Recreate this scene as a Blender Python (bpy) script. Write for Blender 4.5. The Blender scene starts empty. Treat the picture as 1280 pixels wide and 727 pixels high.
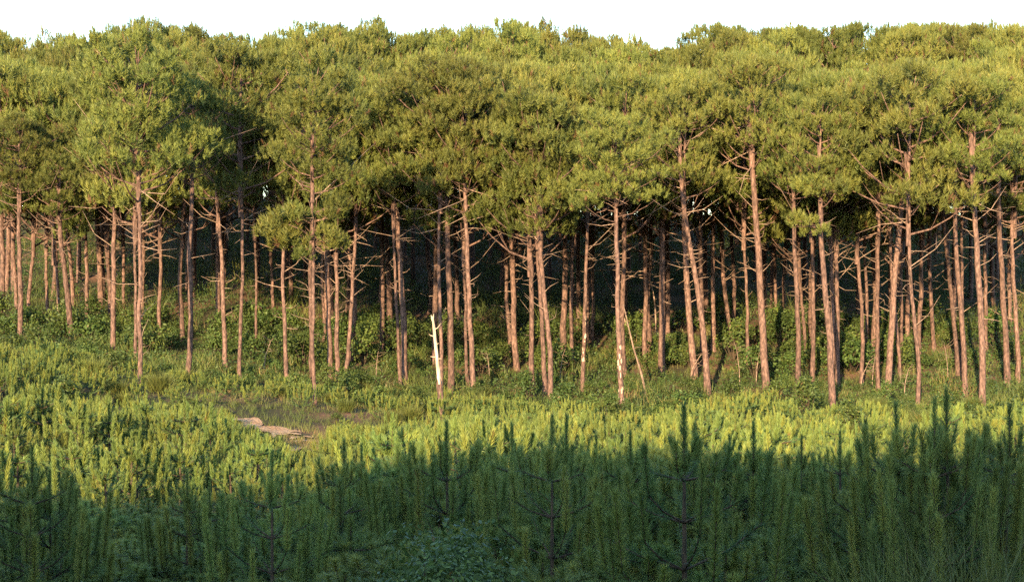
import bpy, math
import numpy as np
from mathutils import Vector, Matrix

# ------------------------------------------------------------------ camera, sky, sun, exposure
scene = bpy.context.scene
COL = scene.collection
R = math.radians
CAM_Z = 5.0
K, CX, CY = 1280 * 60 / 36.0, 640.0, 363.5      # focal length and centre of the 1280 px photograph
SUN_EL, SUN_AZ = R(13), R(14)                 # height; swing of the sun to the left behind the camera

cam = bpy.data.objects.new("camera", bpy.data.cameras.new("camera"))
COL.objects.link(cam)
cam.data.lens, cam.data.sensor_width = 60, 36
cam.data.clip_start, cam.data.clip_end = 0.1, 5000
cam.location, cam.rotation_euler = (0, 0, CAM_Z), (R(90), 0, 0)
scene.camera = cam

world = bpy.data.worlds.new("World")
scene.world = world
world.use_nodes = True
nt = world.node_tree
sky = nt.nodes.new("ShaderNodeTexSky")
sky.sky_type = 'NISHITA'
sky.sun_disc = False
sky.sun_elevation = SUN_EL
sky.sun_rotation = math.pi + SUN_AZ
sky.air_density, sky.dust_density, sky.ozone_density = 1.2, 0.5, 3.0
bgn = nt.nodes["Background"]
nt.links.new(sky.outputs[0], bgn.inputs[0])
bgn.inputs[1].default_value = 0.15

sun = bpy.data.objects.new("sun", bpy.data.lights.new("sun", 'SUN'))
COL.objects.link(sun)
sun.data.energy, sun.data.angle = 3.7, R(0.5)
sun.data.color = (1.0, 0.755, 0.435)
to_sun = Vector((-math.sin(SUN_AZ) * math.cos(SUN_EL), -math.cos(SUN_AZ) * math.cos(SUN_EL), math.sin(SUN_EL)))
sun.rotation_euler = (-to_sun).to_track_quat('-Z', 'Y').to_euler()
sun.location = to_sun * 200

vs = scene.view_settings
vs.view_transform, vs.look, vs.gamma, vs.use_curve_mapping = 'Standard', 'None', 1.0, False
vs.exposure = 2.3
cy = scene.cycles
cy.max_bounces, cy.diffuse_bounces, cy.glossy_bounces, cy.transmission_bounces, cy.transparent_max_bounces = 5, 3, 1, 3, 4
cy.use_denoising = False
cy.caustics_reflective = cy.caustics_refractive = False

# ------------------------------------------------------------------ small maths
RNG = np.random.default_rng(7)


def unit(v):
    return v / np.maximum(np.linalg.norm(v, axis=-1, keepdims=True), 1e-9)


def sstep(a, b, x):
    t = np.clip((np.asarray(x, float) - a) / (b - a), 0, 1)
    return t * t * (3 - 2 * t)


_lat = np.random.default_rng(3).random((64, 64))


def noise(x, y):
    x, y = np.asarray(x, float), np.asarray(y, float)
    xi, yi = np.floor(x).astype(int), np.floor(y).astype(int)
    fx, fy = x - xi, y - yi
    fx, fy = fx * fx * (3 - 2 * fx), fy * fy * (3 - 2 * fy)
    g = lambda i, j: _lat[i % 64, j % 64]
    return (g(xi, yi) * (1 - fx) + g(xi + 1, yi) * fx) * (1 - fy) + (g(xi, yi + 1) * (1 - fx) + g(xi + 1, yi + 1) * fx) * fy - 0.5


_PY = [-400, -160, -95, -72, -60, -46, -22, -6, 0, 10, 17, 22, 30, 40, 55, 70, 82, 97, 110, 150, 160, 172, 220, 400, 900]
_PZ = [-5, 4, 20, 26.1, 26.1, 17.5, 6, 3.6, 3.2, 2.1, .95, .6, .3, -0.05, -0.55, -0.75, -0.6, 2.0, 4.4, 11.2, 12.2, 12.0, 6, -14, -30]
_fy = np.arange(-420, 920, 1.0)
_fz = np.interp(_fy, _PY, _PZ)
_k = np.exp(-0.5 * (np.arange(-9, 10) / 3.0) ** 2)
_fz = np.convolve(np.pad(_fz, 9, mode='edge'), _k / _k.sum(), mode='valid')


def ground(X, Y):
    X, Y = np.asarray(X, float), np.asarray(Y, float)
    z = np.interp(Y, _fy, _fz)
    z = z + 2.3 * sstep(-3, -24, X) * np.exp(-((Y - 76) / 16.0) ** 2)
    ridge = np.exp(-((Y + 66) / 22.0) ** 2)  # unseen ridge behind the camera, height and bumps shaped to shade the foreground
    z = z + ridge * (0.165 * np.clip(X + 12, -45, 0) + 0.03 * np.clip(X + 12, 0, 60) + 3.4 * noise(X / 6 + 5, Y / 30) + 1.6 * noise(X / 2.2, Y / 20 + 9))
    z = z + 0.65 * np.exp(-((X + 9.5) / 6.0) ** 2 - ((Y - 71.5) / 5.0) ** 2)
    z = z + 1.6 * sstep(4, -16, X) * np.exp(-((Y - 156) / 16.0) ** 2)
    z = z + 0.3 * noise(X / 6, Y / 6) + 0.14 * noise(X / 1.7 + 20, Y / 1.7)
    return z


def px_to_ground(x, y, off=0.0):
    Ys = np.arange(14, 175, 0.1)
    Xs = (x - CX) / K * Ys
    ray = CAM_Z - (y - CY) / K * Ys
    hit = np.nonzero(ray < ground(Xs, Ys) + off)[0]
    Y = Ys[hit[0]] if len(hit) else 150.0
    return (x - CX) / K * Y, Y


def to_px(X, Y, Z):
    return CX + K * X / Y, CY - K * (Z - CAM_Z) / Y


# ------------------------------------------------------------------ mesh building
class MB:
    def __init__(self):
        self.v, self.f, self.m, self.a, self.s, self.n = [], [], [], [], [], 0

    def add(self, v, f, mat=0, var=0.5, smooth=False):
        v = np.asarray(v, np.float32).reshape(-1, 3)
        f = np.asarray(f, np.int32).reshape(-1, 3)
        self.v.append(v)
        self.f.append(f + self.n)
        self.n += len(v)
        self.m.append(np.full(len(f), mat, np.int32))
        self.s.append(np.full(len(f), smooth, bool))
        self.a.append(np.broadcast_to(np.asarray(var, np.float32), (len(v),)))

    def tube(self, pts, rad, k=6, mat=0, var=0.5, cap=True):
        p = np.asarray(pts, float)
        n = len(p)
        rad = np.broadcast_to(np.asarray(rad, float), (n,))
        t = unit(np.gradient(p, axis=0))
        ref = np.array([1.0, 0, 0]) if abs(t[0][0]) < 0.8 else np.array([0, 1.0, 0])
        u = unit(ref - (t @ ref)[:, None] * t)
        w = np.cross(t, u)
        an = np.arange(k) * 2 * math.pi / k
        ring = p[:, None, :] + rad[:, None, None] * (np.cos(an)[None, :, None] * u[:, None, :] + np.sin(an)[None, :, None] * w[:, None, :])
        f = []
        for i in range(n - 1):
            for j in range(k):
                a, b = i * k + j, i * k + (j + 1) % k
                f += [(a, b, b + k), (a, b + k, a + k)]
        v = ring.reshape(-1, 3)
        if cap:
            v = np.vstack([v, p[-1:]])
            f += [((n - 1) * k + j, (n - 1) * k + (j + 1) % k, n * k) for j in range(k)]
        self.add(v, f, mat, var, True)

    def blades(self, B, D, L, W, mat=0, var=0.5, rng=RNG, droop=0.0):
        """thin tapering triangles: needles, grass"""
        n = len(B)
        S = unit(np.cross(D, rng.normal(size=(n, 3)))) * (np.broadcast_to(W, (n,))[:, None] * 0.5)
        tip = B + D * np.broadcast_to(L, (n,))[:, None]
        tip[:, 2] -= droop * np.broadcast_to(L, (n,))
        v = np.stack([B - S, B + S, tip], 1).reshape(-1, 3)
        self.add(v, np.arange(3 * n).reshape(-1, 3), mat, np.repeat(np.broadcast_to(var, (n,)), 3))

    def leaves(self, P, N, size, mat=0, var=0.5, rng=RNG):
        n = len(P)
        a = unit(np.cross(N, rng.normal(size=(n, 3))))
        b = np.cross(N, a)
        s = np.broadcast_to(size, (n,))[:, None]
        a, b = a * s, b * s * 0.55
        v = np.stack([P - a * .5, P + b * .5, P + a * .5, P - b * .5], 1).reshape(-1, 3)
        i = np.arange(n)[:, None] * 4
        f = np.concatenate([i + [0, 1, 2], i + [0, 2, 3]])
        self.add(v, f, mat, np.repeat(np.broadcast_to(var, (n,)), 4))

    def mesh(self, name, mats):
        v, f = np.concatenate(self.v), np.concatenate(self.f)
        me = bpy.data.meshes.new(name)
        me.vertices.add(len(v))
        me.vertices.foreach_set("co", v.ravel())
        me.loops.add(f.size)
        me.loops.foreach_set("vertex_index", f.ravel())
        me.polygons.add(len(f))
        me.polygons.foreach_set("loop_start", np.arange(0, f.size, 3, dtype=np.int32))
        me.polygons.foreach_set("loop_total", np.full(len(f), 3, np.int32))
        me.polygons.foreach_set("material_index", np.concatenate(self.m))
        me.polygons.foreach_set("use_smooth", np.concatenate(self.s))
        at = me.attributes.new("var", 'FLOAT', 'POINT')
        at.data.foreach_set("value", np.concatenate(self.a).astype(np.float32))
        for m in mats:
            me.materials.append(m)
        me.update(calc_edges=True)
        return me


def link(name, data, parent=None, loc=(0, 0, 0), rz=0.0, sc=(1, 1, 1)):
    o = bpy.data.objects.new(name, data)
    COL.objects.link(o)
    o.parent = parent
    o.location, o.rotation_euler, o.scale = loc, (0, 0, rz), sc
    return o


def tag(o, label, cat, group=None):
    o['label'], o['category'] = label, cat
    if group:
        o['group'] = group
    return o


def structure(o):
    o['kind'] = 'structure'
    return o


# ------------------------------------------------------------------ materials
def new_mat(name):
    m = bpy.data.materials.new(name)
    m.use_nodes = True
    t = m.node_tree
    t.nodes.clear()
    out = t.nodes.new("ShaderNodeOutputMaterial")
    return m, t, out


def N(t, kind, **kw):
    n = t.nodes.new(kind)
    for k, v in kw.items():
        if hasattr(n, k):
            setattr(n, k, v)
        else:
            n.inputs[k].default_value = v
    return n


def ramp(t, stops):
    r = t.nodes.new("ShaderNodeValToRGB")
    e = r.color_ramp.elements
    while len(e) < len(stops):
        e.new(0.5)
    for x, (p, c) in zip(e, stops):
        x.position, x.color = p, (*c, 1)
    return r


def leaf_mat(name, stops, transl=0.3, rough=0.55, objvar=0.25):
    m, t, out = new_mat(name)
    at = N(t, "ShaderNodeAttribute", attribute_name="var")
    r = ramp(t, stops)
    t.links.new(at.outputs["Fac"], r.inputs[0])
    oi = N(t, "ShaderNodeObjectInfo")
    hs = N(t, "ShaderNodeHueSaturation")
    mr = N(t, "ShaderNodeMapRange")
    mr.inputs[3].default_value, mr.inputs[4].default_value = 1 - objvar, 1 + objvar
    t.links.new(oi.outputs["Random"], mr.inputs[0])
    t.links.new(mr.outputs[0], hs.inputs["Value"])
    mul = N(t, "ShaderNodeMath", operation='MULTIPLY')
    mul.inputs[1].default_value = 7.31
    t.links.new(oi.outputs["Random"], mul.inputs[0])
    fr = N(t, "ShaderNodeMath", operation='FRACT')
    t.links.new(mul.outputs[0], fr.inputs[0])
    mh = N(t, "ShaderNodeMapRange")
    mh.inputs[3].default_value, mh.inputs[4].default_value = 0.485, 0.512
    t.links.new(fr.outputs[0], mh.inputs[0])
    t.links.new(mh.outputs[0], hs.inputs["Hue"])
    t.links.new(r.outputs[0], hs.inputs["Color"])
    p = N(t, "ShaderNodeBsdfPrincipled")
    p.inputs["Roughness"].default_value = rough
    p.inputs["Specular IOR Level"].default_value = 0.25
    t.links.new(hs.outputs[0], p.inputs["Base Color"])
    tr = N(t, "ShaderNodeBsdfTranslucent")
    t.links.new(hs.outputs[0], tr.inputs[0])
    mx = N(t, "ShaderNodeMixShader")
    mx.inputs[0].default_value = transl
    t.links.new(p.outputs[0], mx.inputs[1])
    t.links.new(tr.outputs[0], mx.inputs[2])
    t.links.new(mx.outputs[0], out.inputs[0])
    return m


def bark_mat(name, light, dark, scale=(9, 9, 2.2), objvar=0.22):
    m, t, out = new_mat(name)
    tc = N(t, "ShaderNodeTexCoord")
    mp = N(t, "ShaderNodeMapping")
    mp.inputs["Scale"].default_value = scale
    t.links.new(tc.outputs["Object"], mp.inputs[0])
    vo = N(t, "ShaderNodeTexVoronoi", feature='F1')
    vo.inputs["Scale"].default_value = 1.0
    t.links.new(mp.outputs[0], vo.inputs["Vector"])
    no = N(t, "ShaderNodeTexNoise")
    no.inputs["Scale"].default_value = 0.55
    no.inputs["Detail"].default_value = 5
    t.links.new(mp.outputs[0], no.inputs["Vector"])
    ad = N(t, "ShaderNodeMath", operation='MULTIPLY_ADD')
    ad.inputs[1].default_value = 0.55
    t.links.new(vo.outputs["Distance"], ad.inputs[0])
    t.links.new(no.outputs["Fac"], ad.inputs[2])
    r = ramp(t, [(0.35, light), (0.62, tuple((a + b) / 2 for a, b in zip(light, dark))), (0.95, dark)])
    t.links.new(ad.outputs[0], r.inputs[0])
    oi = N(t, "ShaderNodeObjectInfo")
    mr = N(t, "ShaderNodeMapRange")
    mr.inputs[3].default_value, mr.inputs[4].default_value = 1 - objvar, 1 + objvar
    t.links.new(oi.outputs["Random"], mr.inputs[0])
    hs = N(t, "ShaderNodeHueSaturation")
    t.links.new(mr.outputs[0], hs.inputs["Value"])
    t.links.new(r.outputs[0], hs.inputs["Color"])
    p = N(t, "ShaderNodeBsdfPrincipled")
    p.inputs["Roughness"].default_value = 0.9
    p.inputs["Specular IOR Level"].default_value = 0.15
    t.links.new(hs.outputs[0], p.inputs["Base Color"])
    b = N(t, "ShaderNodeBump")
    b.inputs["Strength"].default_value = 0.7
    b.inputs["Distance"].default_value = 0.03
    t.links.new(ad.outputs[0], b.inputs["Height"])
    t.links.new(b.outputs[0], p.inputs["Normal"])
    t.links.new(p.outputs[0], out.inputs[0])
    return m


def ground_mat(name, stops, scale=0.35, bump=0.4):
    m, t, out = new_mat(name)
    tc = N(t, "ShaderNodeTexCoord")
    n1 = N(t, "ShaderNodeTexNoise")
    n1.inputs["Scale"].default_value, n1.inputs["Detail"].default_value = scale, 8
    n2 = N(t, "ShaderNodeTexNoise")
    n2.inputs["Scale"].default_value, n2.inputs["Detail"].default_value = 9, 6
    for n in (n1, n2):
        t.links.new(tc.outputs["Object"], n.inputs["Vector"])
    mx = N(t, "ShaderNodeMath", operation='MULTIPLY_ADD')
    mx.inputs[1].default_value = 0.4
    t.links.new(n2.outputs["Fac"], mx.inputs[0])
    t.links.new(n1.outputs["Fac"], mx.inputs[2])
    r = ramp(t, stops)
    t.links.new(mx.outputs[0], r.inputs[0])
    p = N(t, "ShaderNodeBsdfPrincipled")
    p.inputs["Roughness"].default_value = 0.95
    p.inputs["Specular IOR Level"].default_value = 0.1
    t.links.new(r.outputs[0], p.inputs["Base Color"])
    b = N(t, "ShaderNodeBump")
    b.inputs["Strength"].default_value, b.inputs["Distance"].default_value = bump, 0.08
    t.links.new(n2.outputs["Fac"], b.inputs["Height"])
    t.links.new(b.outputs[0], p.inputs["Normal"])
    t.links.new(p.outputs[0], out.inputs[0])
    return m


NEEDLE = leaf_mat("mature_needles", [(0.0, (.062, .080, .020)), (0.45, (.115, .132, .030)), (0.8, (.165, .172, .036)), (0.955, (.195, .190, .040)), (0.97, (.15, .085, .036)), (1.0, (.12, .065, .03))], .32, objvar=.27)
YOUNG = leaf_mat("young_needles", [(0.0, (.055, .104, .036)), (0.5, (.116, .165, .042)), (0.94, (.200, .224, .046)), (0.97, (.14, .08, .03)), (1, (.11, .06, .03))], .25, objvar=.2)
BROAD = leaf_mat("broad_leaves", [(0.0, (.035, .060, .016)), (0.6, (.070, .105, .024)), (0.93, (.115, .145, .030)), (1, (.12, .09, .03))], .3)
BROOM = leaf_mat("broom_stems", [(0.0, (.060, .075, .020)), (0.6, (.105, .120, .026)), (0.9, (.150, .150, .035)), (1, (.16, .10, .045))], .2)
GRASS = leaf_mat("grass_blades", [(0.0, (.06, .08, .02)), (0.55, (.11, .12, .03)), (0.8, (.17, .15, .05)), (1, (.17, .10, .05))], .25, objvar=0)
BARK = bark_mat("pine_bark", (.250, .145, .110), (.068, .041, .032), (15, 15, 5))
TWIG = bark_mat("dead_wood", (.38, .27, .19), (.15, .095, .07), (20, 20, 8))
PALE = bark_mat("bare_wood", (.68, .60, .47), (.30, .22, .14), (22, 22, 1.6), 0.02)
PATCH = bark_mat("peeled_wood", (.62, .54, .40), (.34, .25, .16), (14, 14, 6), 0.05)
STEM = bark_mat("young_stem", (.10, .065, .04), (.04, .03, .02), (30, 30, 10))
SOIL = ground_mat("forest_soil", [(0.4, (.026, .034, .014)), (0.68, (.060, .050, .027)), (0.86, (.15, .080, .050)), (0.98, (.21, .12, .075))])
SAND = ground_mat("path_sand", [(0.4, (.19, .105, .055)), (0.65, (.34, .20, .11)), (0.9, (.48, .32, .20))], 1.6, 1.0)

# ------------------------------------------------------------------ ground
gx = np.concatenate([np.linspace(-420, -60, 30)[:-1], np.arange(-60, 60, 0.8), np.linspace(60, 420, 30)])
gy = np.concatenate([np.linspace(-380, -100, 16)[:-1], np.arange(-100, 0, 1.2), np.arange(0, 175, 0.8), np.linspace(176, 860, 40)])
GX, GY = np.meshgrid(gx, gy)
nx, ny = len(gx), len(gy)
idx = np.arange(nx * ny).reshape(ny, nx)
q = np.stack([idx[:-1, :-1], idx[:-1, 1:], idx[1:, 1:], idx[1:, :-1]], -1).reshape(-1, 4)
mb = MB()
mb.add(np.stack([GX, GY, ground(GX, GY)], -1), np.concatenate([q[:, [0, 1, 2]], q[:, [0, 2, 3]]]), smooth=True)
structure(link("ground", mb.mesh("ground", [SOIL])))

# sandy path: traced outline, laid on the ground
PATH_PX = [(284, 521), (300, 519), (330, 524), (352, 533), (385, 540), (402, 549), (384, 550), (372, 546), (374, 560), (362, 568), (354, 560), (362, 548), (344, 541), (326, 536), (300, 530)]
pp = np.array([px_to_ground(x, y, 0.1) for x, y in PATH_PX])


def inside(px, py, poly):
    r = np.zeros(px.shape, bool)
    j = len(poly) - 1
    for i in range(len(poly)):
        (xi, yi), (xj, yj) = poly[i], poly[j]
        r ^= ((yi > py) != (yj > py)) & (px < (xj - xi) * (py - yi) / (yj - yi + 1e-12) + xi)
        j = i
    return r


# ------------------------------------------------------------------ places in the photograph, for labels
LM = [(50, "left edge"), (235, "lone straight trunk"), (400, "low-bough trunk"), (553, "broken snag"), (680, "paired trunks"), (778, "pale-patched trunk"),
      (885, "stub-covered trunk"), (1035, "drooping-bough trunk"), (1133, "right-leaning trunk"), (1240, "right edge")]
ORD = "first second third fourth fifth sixth seventh eighth ninth tenth eleventh twelfth thirteenth fourteenth fifteenth sixteenth seventeenth eighteenth nineteenth twentieth".split()


def ordinal(i):
    if i < 20:
        return ORD[i]
    tens = {2: "twenty", 3: "thirty", 4: "forty", 5: "fifty", 6: "sixty"}[(i + 1) // 10]
    return {2: "twentieth", 3: "thirtieth", 4: "fortieth", 5: "fiftieth", 6: "sixtieth"}[(i + 1) // 10] if (i + 1) % 10 == 0 else tens + "-" + ORD[(i + 1) % 10 - 1]


PENDING = {}


def later(o, look, cat, group, where, key):
    """label once every neighbour stands: look + place by landmark + order from the left there"""
    x, y = to_px(*o.location)
    lm = min(LM, key=lambda l: abs(l[0] - x))[1]
    PENDING.setdefault((look, where, lm, cat, group), []).append((x, o))


def settle_labels():
    for (look, where, lm, cat, group), row in PENDING.items():
        row.sort(key=lambda r: r[0])
        for i, (_, o) in enumerate(row):
            s = f"{look} {where} the {lm}"
            if len(row) > 1:
                s += f", {ordinal(i)} from left" if i < len(row) - 1 else ", rightmost"
            tag(o, s, cat, group)


# ------------------------------------------------------------------ mature pines
def brush(m, P, A, rng, n, shoot, nl, w, mat, var, th=(22, 62), droop=0.0):
    """needles round shoots: P start points, A axes"""
    T = len(P)
    u = rng.random((T, n))
    Pn = (P[:, None, :] + A[:, None, :] * (u * np.broadcast_to(shoot, (T,))[:, None])[..., None]).reshape(-1, 3)
    An = np.repeat(A, n, 0)
    side = unit(np.cross(An, rng.normal(size=An.shape)))
    a = np.radians(th[1] + (th[0] - th[1]) * u.ravel() ** 1.5 + rng.normal(0, 6, T * n))
    D = unit(An * np.cos(a)[:, None] + side * np.sin(a)[:, None])
    L = nl * rng.uniform(.75, 1.15, T * n)
    m.blades(Pn, D, L, w, mat, np.clip(np.repeat(var, n) + rng.normal(0, .03, T * n) * (np.repeat(var, n) < .93), 0, 1), rng, droop)


def clump(m, c, rc, nt, rng, flat=.8, n=26, tone=0.5, mat=0):
    d = unit(rng.normal(size=(nt, 3)))
    d[:, 2] = np.where(d[:, 2] < -0.35, -d[:, 2], d[:, 2])
    P = c + d * rc * np.array([1, 1, flat]) * rng.uniform(.45, 1.0, (nt, 1))
    A = unit(d * .5 + np.array([0, 0, 1.0]) + rng.normal(0, .16, (nt, 3)))
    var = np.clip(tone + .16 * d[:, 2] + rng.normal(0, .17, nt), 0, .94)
    var[rng.random(nt) < .035] = .985
    brush(m, P, A, rng, n, rng.uniform(.18, .40, nt), .20, .030, mat, var, (14, 58))


def crown_proto(seed, H=6.0, Rr=2.35, t0=.0, nl=25, low=.3):
    rng = np.random.default_rng(seed)
    m, b = MB(), MB()
    b.tube([(0, 0, -.3), (.05, .03, H * .35), (-.04, .05, H * .7), (0, 0, H * .97)], [.105, .085, .055, .02], 7, 0)
    az = rng.random() * 6
    for i in range(nl):
        t = t0 + (1 - t0) * ((i + rng.random()) / nl) ** .9
        az += 2.4 + rng.normal(0, .35)
        prof = math.sqrt(max(.03, 1 - ((t - low) / (1.03 - low if t > low else low + .62)) ** 2))
        ln = Rr * prof * rng.uniform(.5, 1.2)
        rise = ln * rng.uniform(.25, .6) + .2
        d = np.array([math.cos(az), math.sin(az), 0])
        p0 = np.array([0, 0, t * H * .88])
        p3 = p0 + d * ln + np.array([0, 0, rise])
        p1 = p0 + d * ln * .4 + np.array([0, 0, rise * .2])
        p2 = p0 + d * ln * .75 + np.array([0, 0, rise * .6])
        b.tube([p0, p1, p2, p3], [.045, .035, .024, .01], 5, 0)
        rc = rng.uniform(.48, .95) * (1.0 if t < .8 else .75)
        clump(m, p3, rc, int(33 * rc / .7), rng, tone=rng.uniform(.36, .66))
        for kk in range(rng.integers(1, 3)):
            side = np.array([-d[1], d[0], 0]) * rng.choice([-1, 1]) * rng.uniform(.4, .95)
            c = p0 + (p3 - p0) * rng.uniform(.5, .85) + side * min(1, ln) + np.array([0, 0, rng.uniform(0, .35)])
            b.tube([p1, (p1 + c) / 2 + np.array([0, 0, -.05]), c], [.022, .016, .008], 4, 0)
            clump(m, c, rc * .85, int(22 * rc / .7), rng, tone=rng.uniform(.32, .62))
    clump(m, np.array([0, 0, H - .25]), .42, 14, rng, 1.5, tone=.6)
    return m.mesh("pine_crown", [NEEDLE]), b.mesh("pine_branches", [BARK])


CROWNS = [crown_proto(100 + i, 6.0, [2.35, 2.6, 2.1, 2.5, 2.2][i % 5], low=[.3, .42, .25, .5, .36][i % 5], nl=[25, 28, 23, 27, 24][i % 5]) for i in range(12)]


def bough_proto(seed):
    rng = np.random.default_rng(seed)
    m, b = MB(), MB()
    ends = []
    for i in range(6):
        a = rng.normal(0, .55)
        e = np.array([math.cos(a) * rng.uniform(.5, 1.7), math.sin(a) * .9, rng.uniform(-.35, .45)])
        b.tube([(0, 0, 0), e * .5 + np.array([0, 0, .08]), e], [.03, .02, .01], 5)
        clump(m, e, rng.uniform(.38, .6), 24, rng, .75, tone=rng.uniform(.42, .66))
    return m.mesh("bough_needles", [NEEDLE]), b.mesh("bough_wood", [BARK])


BOUGHS = [bough_proto(300 + i) for i in range(4)]


def dead_branch(m, p, d, ln, r, rng, mat=1):
    up = rng.choice([rng.uniform(-.5, .0), rng.uniform(-.05, .35), rng.uniform(.3, .95)], p=[.22, .4, .38])
    bend = rng.uniform(-.4, .6) * ln * .5
    side = np.array([-d[1], d[0], 0]) * rng.normal(0, .2) * ln
    q1 = p + d * ln * .5 + np.array([0, 0, up * ln * .5 - .02 * ln]) + side
    q2 = p + d * ln + np.array([0, 0, up * ln + bend]) + side * .4
    m.tube([p, p * .5 + q1 * .5, q1, q2], [r, r * .8, r * .6, r * .2], 5, mat)
    if ln > .8 and rng.random() < .75:
        q3 = q1 + (q2 - q1) * .2 + np.array([-d[1], d[0], .5]) * rng.choice([-1, 1]) * ln * .28
        m.tube([q1, (q1 + q3) / 2, q3], [r * .45, r * .3, r * .12], 4, mat)


def trunk_mesh(path, rb, rng, h_vis, stubs, patches=(), mats=None):
    """path: control points from the foot up, local; stubs between heights"""
    pc = np.asarray(path, float)
    n = 18
    s = np.linspace(0, len(pc) - 1, n)
    pts = np.stack([np.interp(s, np.arange(len(pc)), pc[:, k]) for k in range(3)], 1)
    ker = np.array([.25, .5, .25])
    for _ in range(3):
        pts[1:-1] = (pts[:-2] * ker[0] + pts[1:-1] * ker[1] + pts[2:] * ker[2])
    wob = np.convolve(rng.normal(0, .09, n + 4), np.ones(5) / 5, 'valid')
    pts[1:, 0] += wob[1:]
    z = (pts[:, 2] - pts[0, 2]) / (pts[-1, 2] - pts[0, 2])
    rad = rb * (1.0 - .42 * z) + rb * .28 * np.exp(-z * 22)
    rad *= 1 + rng.normal(0, .025, n)
    m = MB()
    m.tube(pts, rad, 10, 0)
    at = lambda h: np.array([np.interp(h, pts[:, 2], pts[:, k]) for k in range(3)])
    az = rng.random() * 6
    for h in stubs:
        az += rng.uniform(1.4, 3.4)
        d = np.array([math.cos(az), math.sin(az), 0])
        f = h / h_vis
        ln = (rng.gamma(1.6, .36) + .2) * (.45 + 1.3 * f * f)
        if f > .72 and rng.random() < .4:
            ln *= 1.8
        dead_branch(m, at(h), d, min(ln, 2.9), .012 + .0075 * min(ln, 2) + rb * .02, rng)
    for h, a, w, l in patches:
        p = at(h)
        r = np.interp(h, pts[:, 2], rad) * 1.015
        v, f = [], []
        for i, (aa, hh) in enumerate([(0, -l), (w, -l * .5), (w * .8, l * .6), (0, l), (-w, l * .4), (-w * .7, -l * .7), (0, 0)]):
            v.append(p + np.array([math.cos(a + aa) * (r + .008), math.sin(a + aa) * (r + .008), hh]))
        f = [(6, i, (i + 1) % 6) for i in range(6)]
        m.add(v, f, 2)
    return m.mesh("pine_trunk", mats or [BARK, TWIG, PATCH])


# traced trunks: foot x,y; where the trunk meets the foliage x,y; width in pixels; extras
T = [(5, 400, 1, 280, 9), (25, 414, 25, 237, 8), (21, 392, 17, 262, 6), (37, 394, 43, 290, 6), (71, 402, 66, 300, 5, 'p'), (91, 414, 73, 262, 9), (92, 368, 82, 265, 6), (109, 396, 105, 270, 6),
     (125, 381, 120, 262, 9), (138, 396, 134, 290, 6), (143, 427, 143, 240, 8), (175, 458, 173, 226, 7), (171, 431, 169, 270, 5), (179, 394, 178, 292, 6), (200, 406, 200, 284, 6), (227, 410, 229, 280, 7),
     (235, 472, 242, 190, 8), (282, 441, 271, 258, 7), (300, 456, 301, 236, 5.5), (321, 423, 318, 270, 4), (279, 376, 279, 275, 6), (361, 460, 354, 262, 6), (394, 497, 390, 200, 5.5, 'b'), (389, 470, 391, 280, 7),
     (413, 454, 409, 285, 8), (421, 458, 420, 300, 7), (404, 410, 403, 320, 4), (433, 462, 446, 255, 6), (507, 472, 495, 225, 10), (501, 466, 491, 255, 5), (488, 404, 484, 290, 9), (537, 376, 533, 262, 8),
     (563, 485, 558, 165, 9.5), (552, 487, 551, 235, 6), (593, 491, 581, 245, 8), (586, 464, 578, 300, 5), (570, 398, 569, 290, 7), (647, 445, 639, 300, 9), (639, 427, 631, 300, 6), (668, 487, 661, 310, 8),
     (680, 489, 667, 232, 7), (690, 493, 674, 280, 8), (705, 433, 707, 262, 9), (715, 437, 715, 280, 6), (729, 480, 734, 255, 6, 'p'), (734, 419, 735, 320, 6), (778, 515, 769, 238, 8, 'p'), (782, 452, 780, 275, 8),
     (828, 447, 828, 284, 10), (885, 485, 850, 205, 9, 's'), (868, 456, 854, 255, 10, 's'), (877, 439, 876, 245, 8), (807, 435, 807, 300, 7), (914, 410, 901, 315, 7), (918, 398, 914, 268, 6), (741, 410, 741, 270, 6),
     (959, 484, 937, 160, 11, 's'), (999, 493, 990, 210, 8), (1039, 504, 1023, 225, 10, 'b'), (1038, 464, 1040, 265, 8, 'b'), (1048, 464, 1045, 290, 7), (1077, 464, 1070, 295, 6), (1083, 438, 1081, 268, 5), (1097, 469, 1096, 245, 6),
     (1015, 464, 1014, 270, 7), (933, 442, 929, 280, 5), (968, 389, 968, 280, 5), (956, 389, 956, 310, 5), (982, 394, 982, 310, 5), (1005, 429, 998, 320, 5), (1110, 486, 1133, 190, 10, 's'), (1098, 482, 1097, 242, 6),
     (1126, 469, 1109, 262, 5), (1148, 504, 1134, 270, 6.5), (1125, 438, 1125, 320, 6), (1148, 436, 1154, 278, 7), (1166, 425, 1161, 300, 6), (1198, 451, 1178, 255, 7), (1208, 488, 1192, 215, 8), (1203, 450, 1202, 230, 5),
     (1228, 504, 1216, 215, 10), (1232, 425, 1232, 285, 6), (1260, 477, 1247, 205, 9), (1244, 378, 1241, 280, 7), (1274, 464, 1267, 265, 7), (1263, 398, 1262, 320, 6), (1223, 370, 1223, 300, 5), (60, 388, 58, 290, 5), (155, 378, 154, 290, 5), (340, 392, 338, 290, 5)]
TOPS = {(235, 472): 128, (394, 497): 135, (563, 485): 82, (778, 515): 165, (680, 489): 118, (690, 493): 135, (729, 480): 150, (959, 484): 112, (1110, 486): 108, (1039, 504): 128, (1228, 504): 108, (1260, 477): 100,
        (507, 472): 118, (593, 491): 105, (885, 485): 118, (25, 414): 150, (143, 427): 140, (91, 414): 190}
TREE_XY = []
rows = {0: [], 1: [], 2: []}
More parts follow.
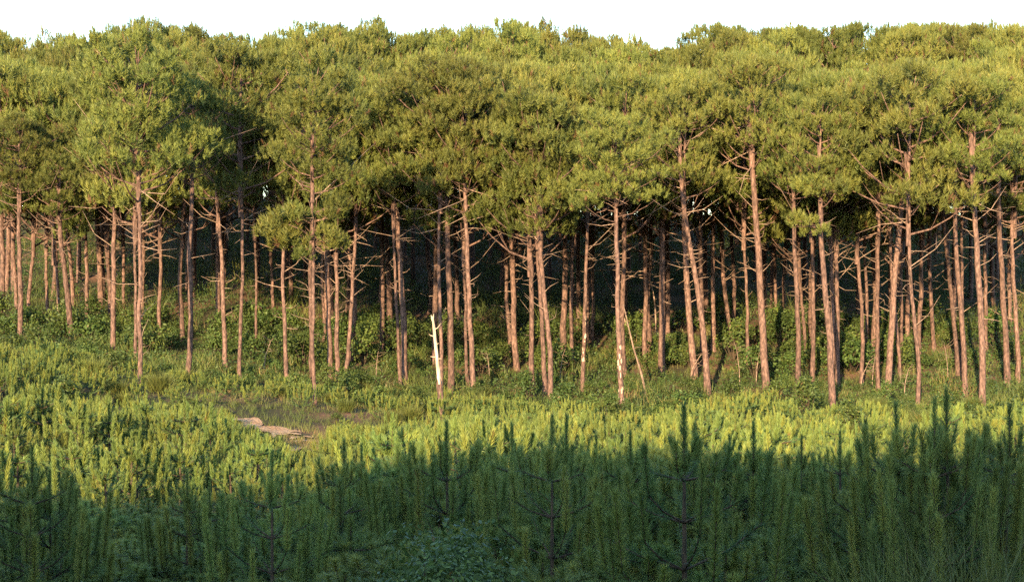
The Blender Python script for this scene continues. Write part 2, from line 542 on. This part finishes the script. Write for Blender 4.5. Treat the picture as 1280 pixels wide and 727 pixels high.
for k, tr in enumerate(T):
    xb, yb, xt, yt, w = tr[:5]
    ex = tr[5] if len(tr) > 5 else ''
    rng = np.random.default_rng(500 + k)
    X, Y = px_to_ground(xb, yb, 0.35 if yb > 466 else .75)
    z0 = float(ground(X, Y)) - .15
    TREE_XY.append((X, Y))
    Yt = Y + rng.uniform(-.5, .5)
    xl, zl = (xt - CX) / K * Yt - X, CAM_Z - (yt - CY) / K * Yt - z0
    if (xb, yb) in TOPS:
        H = CAM_Z - (TOPS[(xb, yb)] - CY) / K * Y - z0
    else:
        H = rng.uniform(13.6, 15.8)
    H = max(H, zl + 3.2)
    hc = min(zl - 1.0, H * .65)                       # foot of the crown
    fc = hc / zl
    rb = w * .44 / K * Y
    root = link("pine_tree", None, loc=(X, Y, z0))
    root.empty_display_size = .5
    bow = rng.normal(0, .12)
    path = [(0, 0, 0), (xl * .30 * .9 + bow * .5, (Yt - Y) * .3, zl * .33), (xl * .66 + bow * .3, (Yt - Y) * .66, zl * .66), (xl, Yt - Y, zl), (xl * 1.06, Yt - Y, zl + (H - zl) * .45)]
    nst = int(rng.integers(15, 26) * (1.8 if 's' in ex else .5 if yb < 425 else 1))
    stubs = zl * rng.uniform(.22, 1.06, nst) ** .75
    pats = []
    if 'p' in ex:
        for _ in range(15):
            pats.append((zl * rng.uniform(.10, .42), -math.pi / 2 + rng.normal(0, .7), rng.uniform(.12, .42), rng.uniform(.04, .15)))
    link("trunk", trunk_mesh(path, rb, rng, zl, stubs, pats), root)
    cm, bmh = CROWNS[k % len(CROWNS)]
    ch = H - hc
    sx = float(np.clip(ch / 6.0, .72, 1.15)) * rng.uniform(.92, 1.1)
    if (xb, yb) in ((778, 515), (563, 485)):
        sx *= 1.08
    rz = rng.uniform(0, 6.28)
    cl = (xl * fc, (Yt - Y) * fc, hc)
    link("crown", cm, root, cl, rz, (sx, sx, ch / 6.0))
    link("branches", bmh, root, cl, rz, (sx, sx, ch / 6.0))
    if 'b' in ex:
        spots = {394: [(345, 295, 1), (425, 300, 0), (365, 268, 1), (412, 262, 0), (372, 310, 1)], 1039: [(1000, 236, 1), (1068, 212, 0), (1008, 282, 1), (1056, 240, 0)], 1038: [(1092, 218, 0), (1085, 268, 0), (1070, 288, 0), (1018, 215, 1)]}[xb]
        for bx, by, lf in spots:
            bxl, bzl = (bx - CX) / K * Y - X, CAM_Z - (by - CY) / K * Y - z0
            tx = xl * bzl / zl
            bo = link("low_bough", BOUGHS[(bx + by) % 4][1], root, (tx, -.1, bzl - .15), math.pi * lf + rng.normal(0, .3), (max(.85, abs(bxl - tx) / 1.15),) * 3)
            link("foliage", BOUGHS[(bx + by) % 4][0], bo)
    row = 0 if yb >= 455 else (1 if yb >= 420 else 2)
    lean = (xt - xb) / (yb - yt)
    look = ("stout" if w >= 9 else "thin" if w < 6 else "slim") + (" right-leaning" if lean > .045 else " left-leaning" if lean < -.045 else " upright")
    ext = {'p': " with pale patches", 'b': " with low leafy boughs", 's': " bristling with stubs"}.get(ex, "")
    rows[row].append((xb, look, ext, root))
ROWNAME = ["front-row trunk", "trunk of the second row", "dim trunk in the shade"]
for r_, lst in rows.items():
    for sgn, side in ((-1, "left"), (1, "right")):
        s = sorted([q_ for q_ in lst if (q_[0] - 553) * sgn > 0], key=lambda q_: q_[0] * sgn)
        for i, (xb, look, ext, root) in enumerate(s):
            tag(root, f"{look} pine{ext}, {ordinal(i)} {ROWNAME[r_]} {side} of the snag", "pine tree", "pines with bare trunks along the forest edge")

# pines further up the slope
BG = []
for i in range(9):
    rng = np.random.default_rng(800 + i)
    H, hc = 15.0, rng.uniform(6.5, 8.2)
    path = [(0, 0, 0), (rng.normal(0, .15), rng.normal(0, .1), 4), (rng.normal(0, .2), 0, 7), (0, 0, hc + .2), (0, 0, hc + 2)]
    BG.append((trunk_mesh(path, rng.uniform(.14, .19), rng, hc, hc * rng.uniform(.45, 1.05, 6)), hc))
SKY_X = [-100, 0, 50, 110, 190, 300, 390, 480, 560, 630, 700, 830, 890, 950, 1040, 1200, 1400]
SKY_Y = [50, 52, 60, 45, 32, 58, 42, 38, 45, 25, 47, 64, 34, 40, 33, 30, 30]
spots = list(TREE_XY)
rng = np.random.default_rng(42)
cand = rng.uniform([-62, 88], [62, 158], (6000, 2))
bgt = []
for X, Y in cand:
    if abs(X) > .3 * Y + 2.5 or len(bgt) >= 208:
        continue
    edge = 97 if X < -14 else 88
    if Y < edge + 2:
        continue
    dmin = 3.3 if Y > 112 else 2.7
    if min((X - a) ** 2 + (Y - b) ** 2 for a, b in spots) < dmin ** 2:
        continue
    spots.append((X, Y))
    bgt.append((X, Y))
for i, (X, Y) in enumerate(bgt):
    z0 = float(ground(X, Y)) - .15
    px, _ = to_px(X, Y, z0)
    tm, hc = BG[i % len(BG)]
    want = CAM_Z - (np.interp(px, SKY_X, SKY_Y) - CY) / K * Y - z0
    H = float(np.clip(want * rng.uniform(.94, 1.02), 12.6, 16.8)) if Y > 132 else rng.uniform(13.2, 15.6)
    s = H / 15.0
    root = link("pine_tree", None, loc=(X, Y, z0), rz=rng.uniform(0, 6.28))
    link("trunk", tm, root, sc=(s, s, s))
    cm, bmh = CROWNS[(i * 5 + 3) % len(CROWNS)]
    if Y > 136 and not 800 < px < 1120:
        hc *= .72
    ch = H - hc * s
    w_ = s * rng.uniform(.92, 1.2)
    rz = rng.uniform(0, 6.28)
    link("crown", cm, root, (0, 0, hc * s), rz, (w_, w_, ch / 6))
    link("branches", bmh, root, (0, 0, hc * s), rz, (w_, w_, ch / 6))
    if Y > 143:
        later(root, "pine crown on the skyline", "pine tree", "pines on the crest", "above", 0)
    elif Y > 118:
        later(root, "olive pine crown high in the canopy", "pine tree", "pines massed up the slope", "above", 0)
    else:
        later(root, "pine just behind the front trunks", "pine tree", "pines behind the front trunks", "beside", 0)

# broken snag with its bare pale top
X, Y = px_to_ground(553, 518, .2)
z0 = float(ground(X, Y)) - .1
zof = lambda y: CAM_Z - (y - CY) / K * Y - z0
xof = lambda x: (x - CX) / K * Y - X
root = tag(link("broken_snag", None, loc=(X, Y, z0)), "broken dead pine snag stripped bare and cream coloured at its splintered top", "dead tree")
m = MB()
m.tube([(0, 0, 0), (xof(551), 0, zof(500)), (xof(549.5), 0, zof(480))], [.15, .128, .12], 10)
link("trunk", m.mesh("snag_trunk", [BARK]), root)
m = MB()
hs_ = [(550, 484), (548.5, 470), (546.5, 450), (544.5, 430), (542.5, 410), (541, 398)]
m.tube([(xof(a), 0, zof(b)) for a, b in hs_], [.095, .088, .08, .07, .062, .035], 10)
tp = np.array([xof(541), 0, zof(398)])
for dx, dz, r in ((-.06, .16, .03), (.03, .22, .035), (.0, .12, .05)):
    m.tube([tp + (dx * .3, 0, -.1), tp + (dx, 0, dz * .5), tp + (dx * 1.3, 0, dz)], [r, r * .7, .005], 5)
for a, b, dx, dz, ln in ((542, 412, .3, .28, 1), (542, 420, -.2, .1, 1), (546, 446, -.28, .03, 1), (546, 448, .22, .0, 1), (544, 430, .16, .05, 1)):
    p = np.array([xof(a), 0, zof(b)])
    m.tube([p, p + (dx * .6, -.03, dz * .3), p + (dx, -.05, dz)], [.028, .022, .008], 5)
link("bare_top", m.mesh("snag_bare_top", [PALE]), root)
m = MB()
for a_, hgt in ((-2.3, .35), (-1.7, .12), (-1.1, .42), (-.5, .2), (-2.9, .25), (.3, .3)):
    c_ = np.array([xof(549.6) + math.cos(a_) * .105, math.sin(a_) * .105, zof(484)])
    m.tube([c_ - (0, 0, .12), c_ + (-.012, 0, hgt * .5), c_ + (-.03, 0, hgt)], [.035, .026, .004], 5)
link("torn_bark", m.mesh("snag_torn_bark", [BARK]), root)
# thin dead poles
for (xb, yb, xt, yt, bx, lab) in ((809, 490, 779, 380, 792, "bare thin dead pole leaning left against the pale-patched trunk"), (822, 430, 806, 318, 818, "grey bent dead stem standing right of the leaning pole"),
                                  (790, 420, 748, 330, 770, "short bare grey stick angled behind the pale-patched trunk")):
    X, Y = px_to_ground(xb, yb, .2)
    z0 = float(ground(X, Y)) - .1
    f = lambda x, y: ((x - CX) / K * Y - X, 0, CAM_Z - (y - CY) / K * Y - z0)
    m = MB()
    m.tube([(0, 0, 0), f((xb + bx) / 2, (yb * 3 + yt) / 4), f(bx, (yb + yt) / 2), f(xt, yt)], [.065, .055, .045, .02], 7)
    dead_branch(m, np.array(f(bx, (yb + yt) / 2)), np.array([.8, -.5, 0]), .5, .018, np.random.default_rng(5), 0)
    tag(link("dead_pole", m.mesh("dead_pole", [TWIG]), loc=(X, Y, z0)), lab, "dead tree")


# ------------------------------------------------------------------ young pines
def young_proto(seed, H, nb, nn, w, nl=.115, mat=YOUNG, lead=0.0, soft=0, tight=(18, 44), whorls=(.16, .36, .56, .74)):
    rng = np.random.default_rng(seed)
    m, s = MB(), MB()
    s.tube([(0, 0, -.1), (rng.normal(0, .03), 0, H * .4), (0, 0, H - .45), (0, 0, H - .04)], [.035, .026, .014, .006], 6)
    # leader
    lp = np.array([[0, 0, H - .58]])
    brush(m, lp, np.array([[0, 0, 1.0]]), rng, int(nn * 2.2), .56, nl * .82, w, 0, np.array([.6]), (tight[0], tight[1] + 4))
    az = rng.random() * 6
    for wz in whorls:
        z = H * wz
        for i in range(nb):
            az += 2 * math.pi / nb + rng.normal(0, .25)
            d = np.array([math.cos(az), math.sin(az), 0])
            up = max(.12, (H - lead - z) * rng.uniform(.5 if soft else .6, .98) * (.97 if wz > .5 else .82))
            out = (H * .42 * (1 - wz) + .10) * rng.uniform(.7, 1.25)
            p0 = np.array([0, 0, z])
            p1 = p0 + d * out * .55 + (0, 0, up * .18)
            p2 = p0 + d * out * .92 + (0, 0, up * .40)
            p3 = p0 + d * out * 1.02 + (0, 0, up)
            s.tube([p0, p1, p2, p3 - (0, 0, .05)], [.012, .010, .008, .004], 5)
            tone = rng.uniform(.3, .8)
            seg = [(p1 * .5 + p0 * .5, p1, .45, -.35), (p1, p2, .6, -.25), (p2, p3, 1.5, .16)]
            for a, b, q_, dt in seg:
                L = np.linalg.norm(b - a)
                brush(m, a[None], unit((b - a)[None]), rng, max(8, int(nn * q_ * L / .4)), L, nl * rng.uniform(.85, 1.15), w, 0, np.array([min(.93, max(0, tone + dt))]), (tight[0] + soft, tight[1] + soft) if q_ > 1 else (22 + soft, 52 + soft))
    # laterals round the leader's foot
    for i in range(3 if lead else 5):
        az += 1.256 + rng.normal(0, .2)
        d = np.array([math.cos(az), math.sin(az), 0])
        a = np.array([0, 0, H - .6])
        b = a + d * .16 + (0, 0, rng.uniform(.2, .36))
        brush(m, a[None], unit((b - a)[None]), rng, int(nn * .8), np.linalg.norm(b - a), nl * .85, w, 0, np.array([.6]), (20, 48))
    return m.mesh("young_pine_needles", [mat]), s.mesh("young_pine_stem", [STEM]), H


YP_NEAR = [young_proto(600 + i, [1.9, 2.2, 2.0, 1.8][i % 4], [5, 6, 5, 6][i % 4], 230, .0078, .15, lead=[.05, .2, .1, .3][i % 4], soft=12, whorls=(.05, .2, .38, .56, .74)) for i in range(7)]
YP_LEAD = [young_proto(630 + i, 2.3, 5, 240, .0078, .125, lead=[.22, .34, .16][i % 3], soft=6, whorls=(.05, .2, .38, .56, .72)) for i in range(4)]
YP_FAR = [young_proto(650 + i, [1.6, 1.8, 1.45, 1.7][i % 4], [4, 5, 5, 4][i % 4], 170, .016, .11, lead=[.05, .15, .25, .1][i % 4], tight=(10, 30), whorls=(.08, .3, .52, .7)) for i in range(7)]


def young(protos, i, X, Y, h, rng, wide=1.0, least=.55):
    nm, sm, H = protos[i % len(protos)]
    s = h / H
    w = max(s, least) * wide
    root = link("young_pine", None, loc=(X, Y, float(ground(X, Y)) - .03), rz=rng.uniform(0, 6.28), sc=(w, w, s))
    link("needles", nm, root)
    link("stem", sm, root)
    return root


YP = []
rng = np.random.default_rng(77)
# traced leaders that stand out against the lit ground
LEAD = [(40, 558, 20, "tallest shaded young pine beside the lit bank, clear of its neighbours"), (14, 590, 20.5, 0), (62, 588, 20.6, 0), (80, 600, 22, 0), (340, 567, 21, "shaded young pine with one lone dark leader below the sandy path"),
        (234, 588, 23, "shaded young pine with three close leaders left of the lone dark leader"), (262, 604, 23, 0), (430, 550, 25, 0), (452, 556, 27, 0), (512, 562, 26, 0), (558, 528, 23, "shaded young pine with a bushy round-topped leader below the broken snag"),
        (640, 530, 26, 0), (690, 522, 21, "broad shaded young pine with spreading bare-stemmed branches below the paired trunks"), (708, 520, 23, 0), (745, 545, 25, 0), (788, 540, 24, 0), (855, 508, 19, "shaded young pine with a tall thick leader below the stub-covered trunk"),
        (868, 530, 24, 0), (912, 545, 24, 0), (942, 530, 24, 0), (1002, 545, 27, 0), (1082, 525, 21, 0), (1120, 506, 19.5, "shaded young pine with a thick dark leader in line with the right-leaning trunk"),
        (1183, 488, 18.9, "shaded young pine whose paired leaders reach highest toward the trunks"), (1168, 500, 18.7, 0), (1230, 540, 23, 0), (1262, 508, 20, "shaded young pine with a slim leader near the right edge"), (1275, 540, 22, 0), (1050, 540, 26, 0), (600, 552, 25, 0)]
for i, (px, py, Y, lab) in enumerate(LEAD):
    X = (px - CX) / K * Y
    h = CAM_Z - (py - CY) / K * Y - float(ground(X, Y)) + .03
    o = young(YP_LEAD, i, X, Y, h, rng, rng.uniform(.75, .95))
    YP.append((X, Y))
    if lab:
        tag(o, lab, "young pine", "young pines in the shade")
    else:
        later(o, "shaded young pine with raised leader", "young pine", "young pines in the shade", "below", 0)
MX = [-80, 0, 100, 200, 300, 380, 430, 500, 600, 700, 800, 900, 1000, 1100, 1200, 1400]
MY = [612, 612, 634, 650, 642, 606, 580, 568, 564, 556, 560, 562, 574, 572, 570, 570]
n = 0
for Y, step, dy in ((31, 52, 0), (28, 58, 14), (25, 66, 36), (22.5, 74, 66), (20.3, 84, 100), (18.6, 92, 138), (17.2, 100, 170)):
    for px in np.arange(-30, 1320, step):
        px = px + rng.uniform(-.4, .4) * step
        yy = Y + rng.uniform(-1.2, 1.2) * (Y / 25)
        X = (px - CX) / K * yy
        py = np.interp(px, MX, MY) + dy + rng.uniform(-14, 34)
        h = CAM_Z - (py - CY) / K * yy - float(ground(X, yy))
        h = float(np.clip(h, .9, 3.0))
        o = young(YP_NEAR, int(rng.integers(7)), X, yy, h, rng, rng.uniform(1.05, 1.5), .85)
        YP.append((X, yy))
        n += 1
        later(o, "shaded " + ("far-rank" if Y > 26 else "middle-rank" if Y > 21 else "near-rank") + " young pine", "young pine", "young pines in the shade", "below", 0)
n_near = len(YP)


# lit young pines behind the shadow's edge; keep the view of the path and of the trunk feet clear
def tip_limit(px, Y=0):
    """highest picture row (smallest y) a midground plant may reach"""
    if Y > 69:
        return np.interp(px, [-100, 0, 120, 175, 235, 330, 394, 560, 690, 780, 960, 1040, 1228, 1280], [414, 416, 438, 456, 466, 468, 482, 484, 492, 510, 486, 502, 502, 488])
    return np.interp(px, [-100, 0, 120, 230, 280, 300, 330, 372, 408, 430, 520, 700, 1280], [416, 420, 442, 484, 508, 528, 544, 566, 550, 522, 512, 506, 496])


cand = np.stack([rng.uniform(-.33, .33, 9000), 33 + 51 * rng.random(9000) ** 1.15], 1)
lit = []
for tx, Y in cand:
    if len(lit) >= 520:
        break
    X = tx * Y
    if Y > (83 if X < -10 else 80) or inside(np.array([X]), np.array([Y]), pp)[0]:
        continue
    px, _ = to_px(X, Y, 0)
    if min((X - a) ** 2 + (Y - b) ** 2 for a, b in YP) < (1.25 if px < 420 else 1.35) ** 2:
        continue
    h = rng.uniform(1.0, 1.9) * (1.05 + 1.0 * float(noise(X / 5 + 9, Y / 7)))
    zmax = CAM_Z - (tip_limit(px, Y) + rng.uniform(-8, 14) - CY) / K * Y
    h = min(h, zmax - float(ground(X, Y)))
    if h < .45:
        continue
    YP.append((X, Y))
    lit.append((h / Y, X, Y, h, rng.uniform(1.0, 1.35), px))
lit.sort(key=lambda q: -q[0])
n_lit = max(0, 300 - n_near)
thick = MB()
for i, (_, X, Y, h, wd, px) in enumerate(lit):
    if i < n_lit:
        o = young(YP_FAR, i, X, Y, h, rng, wd)
        later(o, "sunlit young pine on the " + ("left bank" if px < 420 else "scrub strip"), "young pine", "young pines in the sun", "below", 0)
    else:
        nm, sm, H = YP_FAR[i % 7]
        sz = h / H
        w_ = max(sz, .55) * wd
        a = rng.uniform(0, 6.28)
        if i - n_lit < 7:
            pass
        co = np.empty(len(nm.vertices) * 3, np.float32)
        nm.vertices.foreach_get("co", co)
        co = co.reshape(-1, 3)
        va = np.empty(len(co), np.float32)
        nm.attributes["var"].data.foreach_get("value", va)
        ca, sa = math.cos(a), math.sin(a)
        v = np.stack([(co[:, 0] * ca - co[:, 1] * sa) * w_ + X, (co[:, 0] * sa + co[:, 1] * ca) * w_ + Y, co[:, 2] * sz + float(ground(X, Y))], 1)
        thick.add(v, np.arange(len(v)).reshape(-1, 3), 0, np.clip(va + rng.normal(0, .07), 0, .95))
if thick.n:
    link("young_pine_thicket", thick.mesh("young_pine_thicket", [YOUNG]))['kind'] = 'stuff'
print("young pines", n_near, n_lit, len(lit))


# ------------------------------------------------------------------ bushes
def bush_proto(seed, r=.8, h=1.3, n=900, size=.13):
    rng = np.random.default_rng(seed)
    m, s = MB(), MB()
    for i in range(13):
        d = unit(np.array([rng.normal(), rng.normal(), rng.uniform(.7, 2.2)]))
        e = d * np.array([r, r, h]) * rng.uniform(.55, 1.0)
        e[2] = abs(e[2])
        s.tube([(0, 0, -.1), e * .5 + rng.normal(0, .05, 3), e], [.022, .014, .006], 5)
        k = n // 13
        c = unit(rng.normal(size=(k, 3))) * rng.uniform(.1, .40, (k, 1)) * np.array([1, 1, .8])
        P = e + c
        P[:, 2] = np.abs(P[:, 2])
        m.leaves(P, unit(c + np.array([0, -.0, .25]) + rng.normal(0, .25, (k, 3))), size * rng.uniform(.6, 1.2, k), 0, np.clip(rng.normal(rng.uniform(.35, .65), .18, k), 0, 1), rng)
    return m.mesh("bush_leaves", [BROAD]), s.mesh("bush_stems", [STEM])


def broom_proto(seed, h=1.1, n=700, w=.022, rag=.16):
    rng = np.random.default_rng(seed)
    m = MB()
    s = MB()
    for i in range(8):
        a = rng.random() * 6.28
        e = np.array([math.cos(a) * .28, math.sin(a) * .28, h * .4])
        s.tube([(0, 0, -.1), e * .5, e], [.016, .012, .008], 5)
    a = rng.random(n) * 6.28
    rr = np.sqrt(rng.random(n)) * .42
    B = np.stack([np.cos(a) * rr, np.sin(a) * rr, rng.uniform(.05, .55, n) * h], 1)
    D = unit(np.stack([np.cos(a) * rr * 1.3, np.sin(a) * rr * 1.3, np.full(n, .75)], 1) + rng.normal(0, rag, (n, 3)))
    m.blades(B, D, h * rng.uniform(.22, .68, n) * (1 + (rag > .2) * .6 * rng.random(n)), w, 0, np.clip(rng.normal(.5, .2, n), 0, 1), rng, .03)
    return m.mesh("broom_sprays", [BROOM]), s.mesh("broom_stems", [STEM])


BUSH = [bush_proto(700 + i, [.8, 1.0, .7][i % 3], [1.2, 1.0, 1.6][i % 3]) for i in range(6)]
BUSH_NEAR = [bush_proto(730 + i, .55, 1.3, 2600, .06) for i in range(2)]
BRM = [broom_proto(750 + i, [1.0, 1.15, .8][i % 3], 1100, .02) for i in range(5)]
BRM_NEAR = [broom_proto(770 + i, 1.5, 700, .010, .3) for i in range(3)]


def plant(name, pair, X, Y, s, rng, sz=1.0):
    root = link(name, None, loc=(X, Y, float(ground(X, Y))), rz=rng.uniform(0, 6.28), sc=(s, s, s * sz))
    link("foliage", pair[0], root)
    link("stems", pair[1], root)
    return root


rng = np.random.default_rng(91)
# leafy bushes on the forest's edge and under the trees
nb = 0
taken = []
cand = np.stack([rng.uniform(-.33, .33, 6000), 58 + 43 * rng.random(6000) ** .75], 1)
for tx, Y in cand:
    if nb >= 290:
        break
    X = tx * Y
    if Y < (78 if X < -14 else 73) + 5 * float(noise(X / 4, 3)) and (rng.random() > .3 or inside(np.array([X]), np.array([Y]), pp)[0]):
        continue
    if min([9] + [(X - a) ** 2 + (Y - b) ** 2 for a, b in taken]) < 1.35 ** 2 or min((X - a) ** 2 + (Y - b) ** 2 for a, b in TREE_XY) < .7 ** 2:
        continue
    px, _ = to_px(X, Y, 0)
    s = rng.uniform(.6, 1.3) * (1.25 if Y > 88 else .95)
    if Y < 88:
        s = min(s, max(.4, (CAM_Z - (tip_limit(px, Y) + rng.uniform(-24, 2) - CY) / K * Y - float(ground(X, Y))) / 1.3))
    taken.append((X, Y))
    o = plant("leafy_bush", BUSH[nb % 6], X, Y, s, rng, rng.uniform(.75, 1.15))
    nb += 1
    if Y < 90:
        later(o, "green leafy bush at the forest edge", "bush", "leafy bushes at the forest edge", "by", 0)
    else:
        later(o, "dim leafy bush among the trunks", "bush", "leafy bushes under the pines", "behind", 0)
print("bushes", nb)
# broom: rounded fine-stemmed shrubs between the young pines and the trunks
nbm = 0
taken = []
cand = np.stack([rng.uniform(-.33, .33, 5000), rng.uniform(40, 92, 5000)], 1)
for tx, Y in cand:
    if nbm >= 296:
        break
    X = tx * Y
    if inside(np.array([X]), np.array([Y]), pp)[0] or min([9] + [(X - a) ** 2 + (Y - b) ** 2 for a, b in taken]) < 1.2 ** 2:
        continue
    px, _ = to_px(X, Y, 0)
    if Y < 66 and rng.random() < .25:
        continue
    s = rng.uniform(.55, 1.05)
    zmax = CAM_Z - (tip_limit(px, Y) + rng.uniform(-14, 8) - CY) / K * Y
    hmax = zmax - float(ground(X, Y))
    if hmax < .4:
        continue
    s = min(s, hmax / 1.1)
    if s < .4:
        continue
    taken.append((X, Y))
    o = plant("broom_shrub", BRM[nbm % 5], X, Y, s, rng, rng.uniform(.8, 1.1))
    nbm += 1
    later(o, "rounded sunlit broom shrub", "shrub", "broom shrubs in the sunlit scrub", "below", 0)
# in the shade near the camera
for px, py, Y, kind in ((545, 612, 17.6, 'l'), (585, 640, 17.0, 'l'), (1215, 655, 16.7, 'b'), (1110, 685, 16.3, 'b'), (90, 690, 16.3, 'l')):
    X = (px - CX) / K * Y
    h = CAM_Z - (py - CY) / K * Y - float(ground(X, Y))
    if kind == 'l':
        o = plant("leafy_bush", BUSH_NEAR[px % 2], X, Y, h / 1.45, rng)
        later(o, "dark small-leaved bush in the shade", "bush", "plants in the shade", "in line with", 0)
    else:
        o = plant("broom_shrub", BRM_NEAR[px % 3], X, Y, h / 1.5, rng)
        later(o, "shaded thin-stemmed broom shrub", "shrub", "plants in the shade", "in line with", 0)
# the round brown-green bush on the bank
X, Y = px_to_ground(195, 625, .0)
o = plant("leafy_bush", BUSH[1], (190 - CX) / K * 44, 44, 1.0, rng)
tag(o, "round dark bush with brownish leaves at the shadow's edge on the bank", "bush")

# slender leafless saplings in the scrub under the pines
rng = np.random.default_rng(55)
for px, py, hgt in ((172, 462, 2.6), (330, 455, 1.8), (612, 470, 1.6), (700, 470, 1.7), (925, 478, 2.4), (945, 470, 1.9), (1075, 480, 1.8), (1090, 474, 2.3), (1130, 488, 1.6), (1185, 470, 2.0), (862, 470, 1.7), (470, 470, 1.6)):
    X, Y = px_to_ground(px, py, .3)
    m = MB()
    dx = rng.normal(0, .35)
    m.tube([(0, 0, -.1), (dx * .2, 0, hgt * .4), (dx * .8, .1, hgt * .8), (dx * 1.6, .1, hgt)], [.026, .021, .014, .005], 5)
    for _ in range(7):
        f = rng.uniform(.3, .95)
        dead_branch(m, np.array([dx * f, 0, hgt * f]), np.array([rng.choice([-1., 1.]), rng.normal(0, .4), 0]), rng.uniform(.2, .7), .009, rng, 0)
    o = link("bare_sapling", m.mesh("bare_sapling", [TWIG]), loc=(X, Y, float(ground(X, Y))))
    later(o, "thin leafless sapling in the scrub", "sapling", "leafless saplings under the pines", "near", 0)

# low grass and forest-floor growth, uncountable
rng = np.random.default_rng(12)
m = MB()
nt_ = 22000
Y = rng.uniform(24, 100, nt_)
X = rng.uniform(-.32, .32, nt_) * Y
ok = ~inside(X, Y, pp) | (noise(X * 1.1, Y * .7) > -.02)
X, Y = X[ok], Y[ok]
tone = np.clip(.45 + .9 * noise(X / 4, Y / 4) + rng.normal(0, .12, len(X)), 0, 1)
k = 11
B = np.stack([np.repeat(X, k) + rng.normal(0, .10, len(X) * k), np.repeat(Y, k) + rng.normal(0, .10, len(X) * k), np.zeros(len(X) * k)], 1)
B[:, 2] = ground(B[:, 0], B[:, 1]) - .02
m.blades(B, unit(rng.normal(0, .4, B.shape) + (0, 0, 1)), rng.uniform(.15, .42, len(B)), .02, 0, np.repeat(tone, k), rng, .05)
g = link("grass", m.mesh("grass", [GRASS]))
g['kind'] = 'stuff'
m = MB()
nt_ = 8200
Y = 76 + 82 * rng.random(nt_) ** 1.05
X = rng.uniform(-.33, .33, nt_) * Y
patch = noise(X / 3.5 + 40, Y / 5)
hh = np.where(Y > 112, 2.4, np.where(Y > 98, 1.6, .85)) * rng.uniform(.35, 1.1, nt_) * np.where((Y > 138) & (X > 8), .6, 1) * (1 + 1.3 * patch)
for x, y, h, pn in zip(X, Y, hh, patch):
    if y < (80 if x < -14 else 78) or pn < -.27:
        continue
    k = 48
    base = np.array([x, y, float(ground(x, y))])
    tone = rng.uniform(.02, .48) if y < 104 else rng.uniform(0, .2)  # growth deeper in the wood coloured darker, shade put into its tone
    if rng.random() < .2:                       # stringy heath and bramble
        B = base + rng.normal(0, .3, (k, 3)) * (1, 1, 0) + rng.random((k, 1)) * (0, 0, h * .5)
        m.blades(B, unit(rng.normal(0, .38, (k, 3)) + (0, 0, 1)), h * rng.uniform(.3, .8, k) + .1, .03, 1, np.clip(rng.normal(tone + (.6 if rng.random() < .3 else 0), .14, k), 0, 1), rng, .06)
    else:
        c = unit(rng.normal(size=(k, 3))) * rng.uniform(.4, 1, (k, 1))
        P = base + np.abs(c) * (0, 0, h) + c * (.6, .6, 0)
        m.leaves(P, unit(c * (1, 1, 0) + rng.normal(0, .4, (k, 3)) + (0, 0, .4)), rng.uniform(.07, .16, k), 0, np.clip(rng.normal(tone, .2, k), 0, 1), rng)
g = link("undergrowth", m.mesh("undergrowth", [BROAD, BROOM]))
g['kind'] = 'stuff'

# path sheet last: fine grid clipped to the traced outline
m = MB()
x0, x1, y0, y1 = pp[:, 0].min() - .2, pp[:, 0].max() + .2, pp[:, 1].min() - .2, pp[:, 1].max() + .2
ax, ay = np.arange(x0, x1, .07), np.arange(y0, y1, .1)
AX, AY = np.meshgrid(ax, ay)
idx = np.arange(AX.size).reshape(AX.shape)
q = np.stack([idx[:-1, :-1], idx[:-1, 1:], idx[1:, 1:], idx[1:, :-1]], -1).reshape(-1, 4)
qx, qy = AX.ravel()[q].mean(1), AY.ravel()[q].mean(1)
keep = inside(qx + noise(qx * 2.5, qy * 1.5) * .5, qy + noise(qx * 1.8, qy * 1.2 + 30) * 2.6, pp) & (noise(qx * .9 + 3, qy * .5) + .6 * noise(qx * 3, qy * 2) > -.14)
q = q[keep]
m.add(np.stack([AX, AY, ground(AX, AY) + .05 + .03 * noise(AX * 5, AY * 4)], -1), np.concatenate([q[:, [0, 1, 2]], q[:, [0, 2, 3]]]), smooth=True)
structure(link("path", m.mesh("path", [SAND])))
settle_labels()
